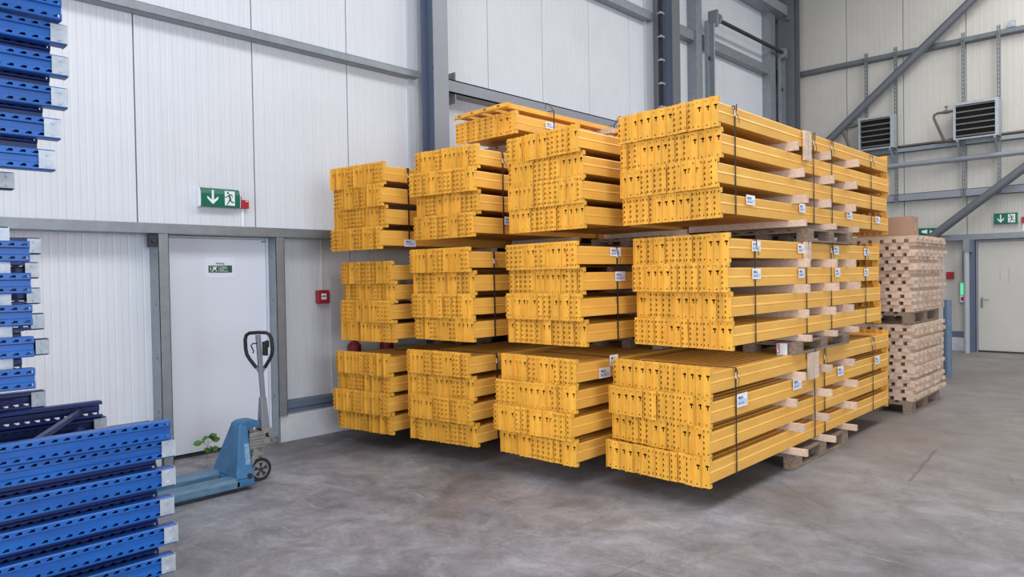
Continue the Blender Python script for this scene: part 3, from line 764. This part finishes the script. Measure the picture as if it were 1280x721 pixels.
# pump unit
b = MB()
for k in range(5): b.box(2.780-.003*(k % 2), 2.910, 5.73-.003*(k % 2), 5.87+.003*(k % 2), .285+.025*k, .305+.025*k)
b.box(2.785, 2.905, 5.735, 5.865, .28, .42)
b.cyl((2.825, 5.80, .40), (2.825, 5.80, .47), .022, 14)
b.box(2.895, 3.010, 5.735, 5.75, .30, .44).box(2.895, 3.010, 5.85, 5.865, .30, .44)
b.cyl((2.975, 5.72, .385), (2.975, 5.88, .385), .028, 14).cyl((2.930, 5.725, .34), (2.930, 5.735, .34), .028, 14)
b.cyl((2.975, 5.72, .33), (3.025, 5.73, .32), .010, 8)
jp('pump_unit', b, AL, bev=.004)
jp('pump_opening', MB().box(2.927, 2.955, 5.732, 5.7345, .33, .40), BK)
b = MB().cyl((2.855, 5.80, .19), (2.855, 5.80, .285), .055, 20).box(2.805, 2.905, 5.74, 5.86, .215, .25)
b.prism([(2.76, .15), (2.79, .12), (2.835, .20), (2.815, .24)], 'y', 5.73, 5.745).prism([(2.76, .15), (2.79, .12), (2.835, .20), (2.815, .24)], 'y', 5.855, 5.87)
jp('swivel_fork', b, AL, bev=.003)
for yy in (5.735, 5.815):
    w = jp('steering_wheel', MB().cyl((2.875, yy, .098), (2.875, yy+.05, .098), .097, 32), RB)
    b = MB().cyl((2.875, yy-.003, .098), (2.875, yy+.053, .098), .070, 24)
    build('wheel_rim', b, AL, w)
    b = MB().cyl((2.875, yy-.008, .098), (2.875, yy-.002, .098), .020, 14)
    for k in range(5):
        a_ = 2*pi*k/5+.3
        b.add([(2.875+.024*math.cos(a_-.35), yy-.0045, .098+.024*math.sin(a_-.35)), (2.875+.061*math.cos(a_-.3), yy-.0045, .098+.061*math.sin(a_-.3)),
               (2.875+.061*math.cos(a_+.3), yy-.0045, .098+.061*math.sin(a_+.3)), (2.875+.024*math.cos(a_+.35), yy-.0045, .098+.024*math.sin(a_+.35))], [(0, 1, 2, 3)])
    build('rim_pocket', b, DKG, w)
# handle
b = MB().hexa([(2.905, 5.755, .43), (2.980, 5.755, .43), (2.980, 5.845, .43), (2.905, 5.845, .43)], [(2.915, 5.775, .70), (2.965, 5.775, .70), (2.965, 5.825, .70), (2.915, 5.825, .70)])
b.hexa([(2.925, 5.782, .69), (2.962, 5.782, .69), (2.962, 5.818, .69), (2.925, 5.818, .69)], [(2.892, 5.782, 1.24), (2.929, 5.782, 1.24), (2.929, 5.818, 1.24), (2.892, 5.818, 1.24)])
jp('handle_tube', b, HG, bev=.006)
hx, hy, hz = 2.910, 5.80, 1.255
def hp(y, z): return (hx-.0+ (1.25-z)*.05, y, z)
pts = []
for (dy, z) in ((0, .90), (-.035, .955), (-.085, 1.03), (-.105, 1.07), (-.112, 1.12), (-.11, 1.20), (-.098, 1.238), (-.07, 1.256), (0, 1.26), (.07, 1.256), (.098, 1.238), (.11, 1.20), (.112, 1.12), (.105, 1.07), (.085, 1.03), (.035, .955), (0, .90)):
    # loop spreads square to the view-side of the bar (across the handle)
    pts.append((hx+.03+(1.25-z)*.06-.03+dy*.75*-1*-1, hy-dy*.66, z))
jp('handle_loop', MB().tube(pts[1:-1], .0155, 10), BK)
jp('loop_neck', MB().tube(pts[:3], .0125, 8).tube(pts[-3:], .0125, 8), HG)
jp('control_lever', MB().tube([(2.900, 5.79, 1.17), (2.865, 5.81, 1.165), (2.855, 5.82, 1.15), (2.870, 5.80, 1.10), (2.865, 5.81, 1.085)], .006, 6), BK)
jp('control_block', MB().box(2.935, 2.970, 5.74, 5.78, 1.06, 1.18).box(2.945, 2.980, 5.735, 5.75, 1.13, 1.19), BK, bev=.004)

# ------------------------------------------------------------------ small plant at the threshold
pt = thing('seedling', 'small green seedling growing at the white door threshold', 'plant', (2.90, 6.86, 0))
build('stem', MB().tube([(0, 0, 0), (.004, -.004, .07), (.01, 0, .13), (.012, 0, .2)], .0025, 5).tube([(.006, 0, .12), (-.04, -.01, .165)], .002, 4).tube([(.01, 0, .14), (.04, -.02, .17)], .002, 4).tube([(.004, 0, .06), (.03, -.02, .085)], .002, 4), ST, pt)
def leaf(px, py, pz, ang, tilt, l, w):
    b = MB(); pr = [(0, 0), (.25, .7), (.55, 1), (.85, .55), (1, 0)]
    vs = [(l*a, w/2*c, -.12*l*a*a+.004) for a, c in pr]+[(l*a, -w/2*c, -.12*l*a*a+.004) for a, c in pr[1:-1]]+[(l*.5, 0, -.02*l)]
    n = len(vs)-1; ring = [0, 1, 2, 3, 4, 7, 6, 5]
    b.add(vs, [(ring[i], ring[(i+1) % 8], 8) for i in range(8)])
    sg = 1 if math.cos(ang) > 0 else -1
    o = build('leaf', b, LF, pt, (px, py, pz), (.85*sg, -tilt, ang)); o.scale = (1.2, 1.35, 1)
for a in ((-.04, -.01, .168, 2.9, -.1, .075, .05), (-.03, -.01, .165, 4.2, .3, .06, .045), (.012, 0, .2, 2.2, -.3, .055, .045), (.012, 0, .2, -.3, .3, .07, .05), (.015, -.01, .19, 4.4, .5, .06, .045),
          (.04, -.02, .17, -.6, .2, .065, .05), (.04, -.02, .168, -1.9, .9, .07, .05), (.03, -.02, .085, -.5, .2, .06, .045), (.03, -.02, .085, 3.4, .1, .065, .045), (.03, -.02, .086, -1.8, .6, .055, .045), (.028, -.015, .09, 1.2, -.6, .05, .04)): leaf(*a)

# ------------------------------------------------------------------ signs and small fittings, left wall
def man(parent, M, mi=GN, k=1.):
    """running figure in front of a doorway, drawn in x,z (unit height 1)"""
    b = MB()
    def seg(p, q, w0, w1):
        p = Vector(p); q = Vector(q); d = (q-p).normalized(); n = Vector((-d.y, d.x))
        pr = [p+n*w0, q+n*w1, q-n*w1, p-n*w0]; b.add([(v.x, 0, v.y) for v in pr]+[(v.x, .0008, v.y) for v in pr], [(0, 1, 2, 3), (4, 5, 6, 7), (0, 1, 5, 4), (1, 2, 6, 5), (2, 3, 7, 6), (3, 0, 4, 7)], 0, M)
    b.add([(.30+.085*math.cos(2*pi*i/12), 0, .85+.085*math.sin(2*pi*i/12)) for i in range(12)], [tuple(range(12))], 0, M)
    seg((.40, .70), (.52, .42), .085, .075)
    seg((.38, .73), (.62, .74), .04, .035); seg((.62, .74), (.72, .56), .035, .03)
    seg((.36, .68), (.20, .56), .04, .03); seg((.20, .56), (.03, .56), .03, .03)
    seg((.50, .44), (.60, .24), .06, .045); seg((.60, .24), (.86, .22), .045, .035)
    seg((.50, .44), (.34, .22), .06, .045); seg((.34, .22), (.20, .02), .045, .035)
    return b
def exit_sign(name, label, loc, rz, W_=.40, H_=.185, D_=.07):
    t = thing(name, label, 'exit sign', loc, rz)
    pr = [(-D_, 0), (-D_-.004, H_*.3), (-D_-.004, H_*.7), (-D_+.012, H_*.93), (-D_+.03, H_), (0, H_), (0, 0)]
    b = MB().prism(pr, 'x', 0, W_)
    build('sign_face', b, GN, t)
    build('end_cap', MB().prism([(y*1.04, z*1.02-.001) for y, z in pr], 'x', -.004, 0).prism([(y*1.04, z*1.02-.001) for y, z in pr], 'x', W_, W_+.004), WH, t)
    yf_ = -D_-.0055
    cx = W_*.30; a = H_
    b = MB().add([(cx-.011, yf_, a*.88), (cx+.011, yf_, a*.88), (cx+.011, yf_, a*.36), (cx+.055, yf_, a*.56), (cx+.055, yf_, a*.42), (cx, yf_, a*.12), (cx-.055, yf_, a*.42), (cx-.055, yf_, a*.56), (cx-.011, yf_, a*.36)],
                 [(0, 1, 2, 8), (2, 3, 4, 5), (8, 2, 5), (7, 8, 5, 6)])
    build('arrow', b, SW, t, label='white down arrow')
    x0 = W_*.60; w = a*.56
    p = build('doorway', MB().box(x0, x0+w, yf_, yf_+.001, a*.10, a*.88), SW, t, label='white doorway panel')
    M = Matrix.Translation((x0-w*.02, yf_-.0012, a*.10)) @ Matrix.Diagonal((w*1.12, 1, a*.80, 1))
    build('running_figure', man(None, M), GN, p, label='green running figure')
    return t
exit_sign('exit_sign', 'green exit sign with down arrow and running figure above the left white door', (2.965, 7.095, 2.448), 0)
o = tag(build('junction_box', MB().box(0, .085, -.05, 0, 0, .085).box(.05, .08, -.0505, -.05, .07, .078, 1), [RD, WH], None, (3.385, 7.095, 2.45)), 'small red junction box right of the left exit sign', 'junction box'); bevel(o, .005)
tag(build('conduit', MB().box(0, .026, -.015, 0, 0, .199), WH, None, (3.405, 7.097, 2.2505)), 'short white conduit below the red junction box', 'conduit')
tag(build('cable', MB().tube([(3.372, 7.06, 2.59), (3.385, 7.05, 2.575), (3.40, 7.07, 2.55), (3.41, 7.08, 2.538)], .004, 6), BK), 'thin black cable between left exit sign and red junction box', 'cable')
# paper notice on the door
nt_ = thing('door_notice', 'white paper notice with green pictogram strip taped to the left white door', 'notice', (3.008, 7.058, 1.739))
build('sheet', MB().box(0, .304, 0, .0015, 0, .205), mat('notice_paper', (228, 232, 246), .7), nt_)
build('green_strip', MB().box(.032, .272, -.0012, -.0002, .052, .125), GNB, nt_, label='dark green strip')
def tl(txt, size, x, z, mm, bold=0):
    link('lettering', text_mesh(txt, size, mm, 'notice_lettering', bold), nt_, (x, -.0022, z), FACE_NY)
tl('Achtung', .026, .105, .137, INK, .0006)
for k, tx in enumerate(('T\u00fcr niemals', 'verschliessen', 'Nur im', 'Notfall \u00f6ffnen')): tl(tx, .0155, .143, .107-.0145*k, SW, .0003)
fr = MB().box(.040, .134, -.0018, -.0012, .058, .060).box(.040, .134, -.0018, -.0012, .117, .119).box(.132, .134, -.0018, -.0012, .058, .119)
fr.add([(.078, -.002, .108), (.118, -.002, .113), (.106, -.002, .092), (.118, -.002, .068), (.110, -.002, .068), (.094, -.002, .086), (.070, -.002, .066), (.060, -.002, .066), (.084, -.002, .094), (.072, -.002, .102)],
       [(0, 1, 2, 9), (9, 2, 5, 8), (2, 3, 4, 5), (8, 5, 6, 7)])
fr.add([(.046, -.002, .112), (.062, -.002, .094), (.046, -.002, .066), (.052, -.002, .09)], [(0, 1, 3), (3, 1, 2)])
build('pictogram', fr, SW, nt_, label='white running figure pictogram')
# fire alarm call point
ca = thing('fire_alarm', 'red fire alarm call point on the wall right of the left door', 'fire alarm', (4.245, 7.095, 1.437))
bevel(build('housing', MB().box(0, .15, -.055, 0, 0, .150), RD, ca), .012)
build('glass_plate', MB().box(.045, .110, -.0565, -.055, .045, .112), WH, ca, label='white push plate')
build('print_mark', MB().box(.040, .115, -.0572, -.0566, .078, .086).box(.070, .085, -.0576, -.0566, .074, .090).box(.064, .090, -.0566, -.055, .122, .134), BK, ca)
tag(build('conduit', MB().box(0, .018, -.014, 0, 0, .562).box(.018, .023, -.008, 0, 0, .562, 1).box(-.012, .022, -.02, 0, .42, .45), [WH, DKG], None, (4.315, 7.097, 1.59)), 'thin white conduit running down to the red fire alarm', 'conduit')
tag(build('wall_board', MB().box(0, 1.0, -.03, 0, 0, 1.3), PW, None, (4.42, 7.095, .41)), 'plain white board on the wall behind the leftmost beam stack', 'board')
for k, (xx, nm) in enumerate(((4.66, 'left'), (5.12, 'right'))):
    fe = thing('fire_extinguisher', 'dark red fire extinguisher half hidden behind the leftmost beam stack, %s one' % nm, 'fire extinguisher', (xx, 6.96, .55), 0, 'fire extinguishers')
    build('cylinder_body', MB().cyl((0, 0, 0), (0, 0, .40), .075, 20).cyl((0, 0, .40), (0, 0, .46), .075, 20, r2=.03), mat('extinguisher_red_%d' % k, (128, 20, 32), .45), fe)
    build('valve', MB().cyl((0, 0, .46), (0, 0, .51), .02, 10).box(-.05, .03, -.012, .012, .51, .525), BK, fe)
    build('wall_bracket', MB().box(-.03, .03, .073, .105, .05, .38), DKG, fe)
# cable ladder with clips on the second column
cl_ = thing('cable_run', 'black cable run with round clips on the second steel column', 'cable', (11.10, 6.83, 0))
build('cable', MB().box(-.035, .035, -.02, .02, 2.3, HZ-.02), BK, cl_)
b = None
cm = MB().cyl((-.06, -.035, 0), (.05, -.035, 0), .022, 8).box(-.05, .05, -.02, .03, -.01, .01).mesh('clip', GVL)
for k in range(16): link('clip', cm, cl_, (0, 0, 2.6+.415*k))

# shaft with pulleys and guide rails between second column and corner
sh = thing('door_shaft', 'horizontal spring shaft with pulleys above the far left wall bay', 'door shaft', (13.1, 6.78, 6.72))
build('shaft', MB().cyl((0, 0, .0), (3.15, 0, 0.02), .040, 12), DKG, sh)
for xx in (-.02, 3.1): build('pulley', MB().cyl((xx, 0, 0), (xx+.05, 0, 0), .11, 20).cyl((xx+.05, 0, 0), (xx+.10, 0, 0), .07, 16), AL, sh)
build('bearing_plate', MB().box(-.10, -.03, -.06, .14, -.16, .16), GV, sh)
build('bearing_plate', MB().box(3.2, 3.26, -.06, .14, -.12, .12), GV, sh)
for (xx, zt2, nm) in ((12.86, 6.62, 'left'), (16.28, 6.66, 'right')):
    gr = thing('guide_rail', 'galvanised vertical guide rail under the %s end of the spring shaft' % nm, 'rail', (xx, 6.80, 0))
    build('rail', MB().box(-.10, .10, .06, .068, 0, zt2).box(.09, .10, -.03, .06, 0, zt2).box(-.10, -.09, 0, .06, 0, zt2), GV, gr)
    bb_ = MB()
    for k in range(7): bb_.box(-.08, .08, .03, .06, .5+.9*k, .56+.9*k)
    build('rail_bracket', bb_, DKG, gr)
    if nm == 'left': build('bright_edge', MB().box(.10, .135, -.03, -.02, 0, zt2), GVL, gr)

# ------------------------------------------------------------------ right wall equipment
def beam_brace(name, label, p, q, r=.085):
    p = Vector(p); q = Vector(q); d = q-p; l = d.length
    M = Matrix.Translation(p) @ d.to_track_quat('X', 'Z').to_matrix().to_4x4()
    o = build(name, MB().cyl((0, 0, 0), (l, 0, 0), r, 16), GPC, None)
    o.matrix_world = M
    return tag(o, label, 'brace')
beam_brace('diagonal_brace', 'upper grey diagonal steel brace crossing in front of the left unit heater', (16.92, 6.82, 4.02), (16.92, 2.2, 7.97))
beam_brace('diagonal_brace', 'lower grey diagonal steel brace rising right from behind the board stacks', (16.92, 6.80, .12), (16.92, .9, 4.80))
def heater(label, y0, y1, z0, z1, xf=16.85):
    """front faces -X; y0 near (right) y1 far (left)"""
    t = thing('unit_heater', label, 'heater', (xf, y0, z0), 0, 'unit heaters on the right wall')
    w = y1-y0; h = z1-z0; d = .30
    b = MB().box(0, d, 0, .02, 0, h).box(0, d, w-.02, w, 0, h).box(0, d, .02, w-.02, 0, .02).box(0, d, .02, w-.02, h-.02, h).box(-.01, 0, 0, .06, 0, h).box(-.01, 0, w-.045, w, 0, h).box(-.01, 0, .06, w-.045, 0, .03).box(-.01, 0, .06, w-.045, h-.05, h)
    build('casing', b, GVL, t)
    build('casing_back', MB().box(d, d+.005, 0.001, w-.001, 0, h), VD, t)
    build('heat_exchanger', MB().box(.14, .15, .02, w-.02, .02, h-.02), VD, t)
    n = 6
    for k in range(n):
        z = .065+(h-.14)/(n-1)*k*1.0
        build('louvre', MB().hexa([(-.03, .06, z-.012), (.05, .06, z+.022), (.05, w-.045, z+.022), (-.03, w-.045, z-.012)], [(-.03, .06, z-.004), (.05, .06, z+.030), (.05, w-.045, z+.030), (-.03, w-.045, z-.004)]), LV, t)
    br = MB()
    for yy in (.05, w-.09):
        br.box(-.01, d+.10, yy, yy+.04, -.045, -.004)
        br.hexa([(.02, yy, -.05), (.07, yy, -.05), (.07, yy+.04, -.05), (.02, yy+.04, -.05)], [(.02, yy, -.045), (.07, yy, -.045), (.07, yy+.04, -.045), (.02, yy+.04, -.045)])
        br.hexa([(.22, yy, -.30), (.27, yy, -.30), (.27, yy+.04, -.30), (.22, yy+.04, -.30)], [(.01, yy, -.04), (.07, yy, -.04), (.07, yy+.04, -.04), (.01, yy+.04, -.04)])
    build('wall_bracket', br, GP, t)
    P = MB()
    yl = w+.02
    P.tube([(.08, w, h-.13), (.08, w+.30, h-.13), (.08, w+.36, h-.16), (.09, w+.37, h-.22), (.12, w+.20, .06), (.14, w+.18, .03)], .025, 8)
    P.tube([(.14, w, .03), (.14, w+.36, .03)], .028, 8).cyl((.08, w+.14, h-.13), (.08, w+.14, h-.05), .012, 8).cyl((.08, w+.14, h-.04), (.07, w+.14, h-.01), .028, 8)
    P.cyl((.08, w+.08, h-.13), (.08, w+.20, h-.13), .034, 8).cyl((.14, w+.04, .03), (.14, w+.12, .03), .038, 8)
    build('supply_pipe', P, PB, t)
    return t
heater('left unit heater with horizontal louvres, behind the diagonal brace on the right wall', 4.64, 5.35, 4.36, 5.08)
heater('right unit heater with horizontal louvres and copper-brown pipe loop on the right wall', 2.74, 3.52, 4.34, 5.085)
tag(build('heating_pipe', MB().cyl((17.08, -5, 3.98), (17.08, 6.6, 3.98), .055, 14), GP), 'thick grey horizontal pipe on the right wall below the unit heaters', 'pipe')
tag(build('heating_pipe', MB().cyl((17.20, -5, 4.405), (17.20, 6.6, 4.405), .026, 10), PB), 'thin brown pipe running along the rail level with heater bottoms', 'pipe')
bx_ = tag(build('sensor_box', MB().box(0, .07, -.06, .06, 0, .13).box(-.004, .0, -.04, .04, .03, .10), [GVL], None, (17.15, 2.57, 6.485)), 'small grey box sitting on the upper right wall girt', 'box'); bevel(bx_, .01)
exit_sign('exit_sign', 'green exit sign above the far door on the right wall', (17.285, 2.90, 2.60), -pi/2, .41, .215)
o = tag(build('junction_box', MB().box(-.05, 0, -.09, 0, 0, .12), RD, None, (17.285, 2.44, 2.60)), 'red junction box beside the far exit sign at the photo edge', 'junction box')
tag(build('conduit', MB().box(-.012, 0, -.015, .015, 0, .155), WH, None, (17.286, 2.41, 2.44)), 'short white conduit below the far red junction box', 'conduit')
# small sign turned away next to the board stack
t = thing('exit_sign', 'small green direction sign just right of the cardboard box', 'exit sign', (17.05, 4.22, 2.44), -pi/2+.75)
build('sign_face', MB().box(0, .36, -.03, 0, 0, .15), GN, t)
build('arrow', MB().add([(.05, -.031, .055), (.17, -.031, .03), (.17, -.031, .12), (.05, -.031, .095)], [(0, 1, 2, 3)]).add([(.22, -.031, .04), (.22, -.031, .11), (.32, -.031, .075)], [(0, 1, 2)]), SW, t)
build('wall_bracket', MB().box(.30, .34, 0, .1, .06, .09), DKG, t)
# lit call box with cable
t = thing('door_alarm', 'narrow wall unit with glowing green strip left of the far door', 'alarm unit', (17.22, 3.45, 1.0))
bevel(build('housing', MB().box(0, .07, -.06, .06, 0, .44), GVL, t), .01)
build('light_strip', MB().box(-.004, -.001, -.035, .035, .17, .41), LED, t, label='glowing green strip')
lb = MB()
for k in range(5): lb.box(-.006, -.004, -.037, .037, .20+.045*k, .212+.045*k)
build('strip_bar', lb, SW, t)
build('push_button', MB().box(-.006, 0, -.03, .03, .05, .12), RD, t, label='red button'); build('button_plate', MB().box(-.003, -.001, -.045, .045, .02, .155), WH, t)
tag(build('cable', MB().cyl((17.27, 3.45, 1.44), (17.27, 3.45, 2.30), .012, 6), GP), 'grey cable dropping to the green-lit wall unit', 'cable')
t = tag(build('call_point', MB().box(-.05, 0, -.07, .07, 0, .15), RD, None, (17.285, 3.68, 1.50)), 'red call point on the right wall, edge showing beside the board stack', 'fire alarm'); bevel(t, .01)
t = thing('downpipe', 'pale round downpipe standing left of the far door', 'pipe', (16.83, 3.30, 0))
build('pipe', MB().cyl((0, 0, 0), (0, 0, 2.05), .052, 20), WPI, t); build('pipe_head', MB().box(-.06, .30, -.06, .05, 2.05, 2.30), GV, t)
# bollard with rail
t = thing('bollard', 'blue-grey round steel bollard right of the board stacks', 'bollard', (12.90, 2.79, 0))
build('post', MB().cyl((0, 0, 0), (0, 0, 1.22), .058, 20), BO, t)
build('base_plate', MB().cyl((0, 0, 0), (0, 0, .012), .075, 20), BO, t)
build('rail', MB().cyl((0, 0, .86), (.02, 2.2, .90), .022, 10).cyl((.02, 2.2, 0), (.02, 2.2, .92), .03, 12), DKG, t)
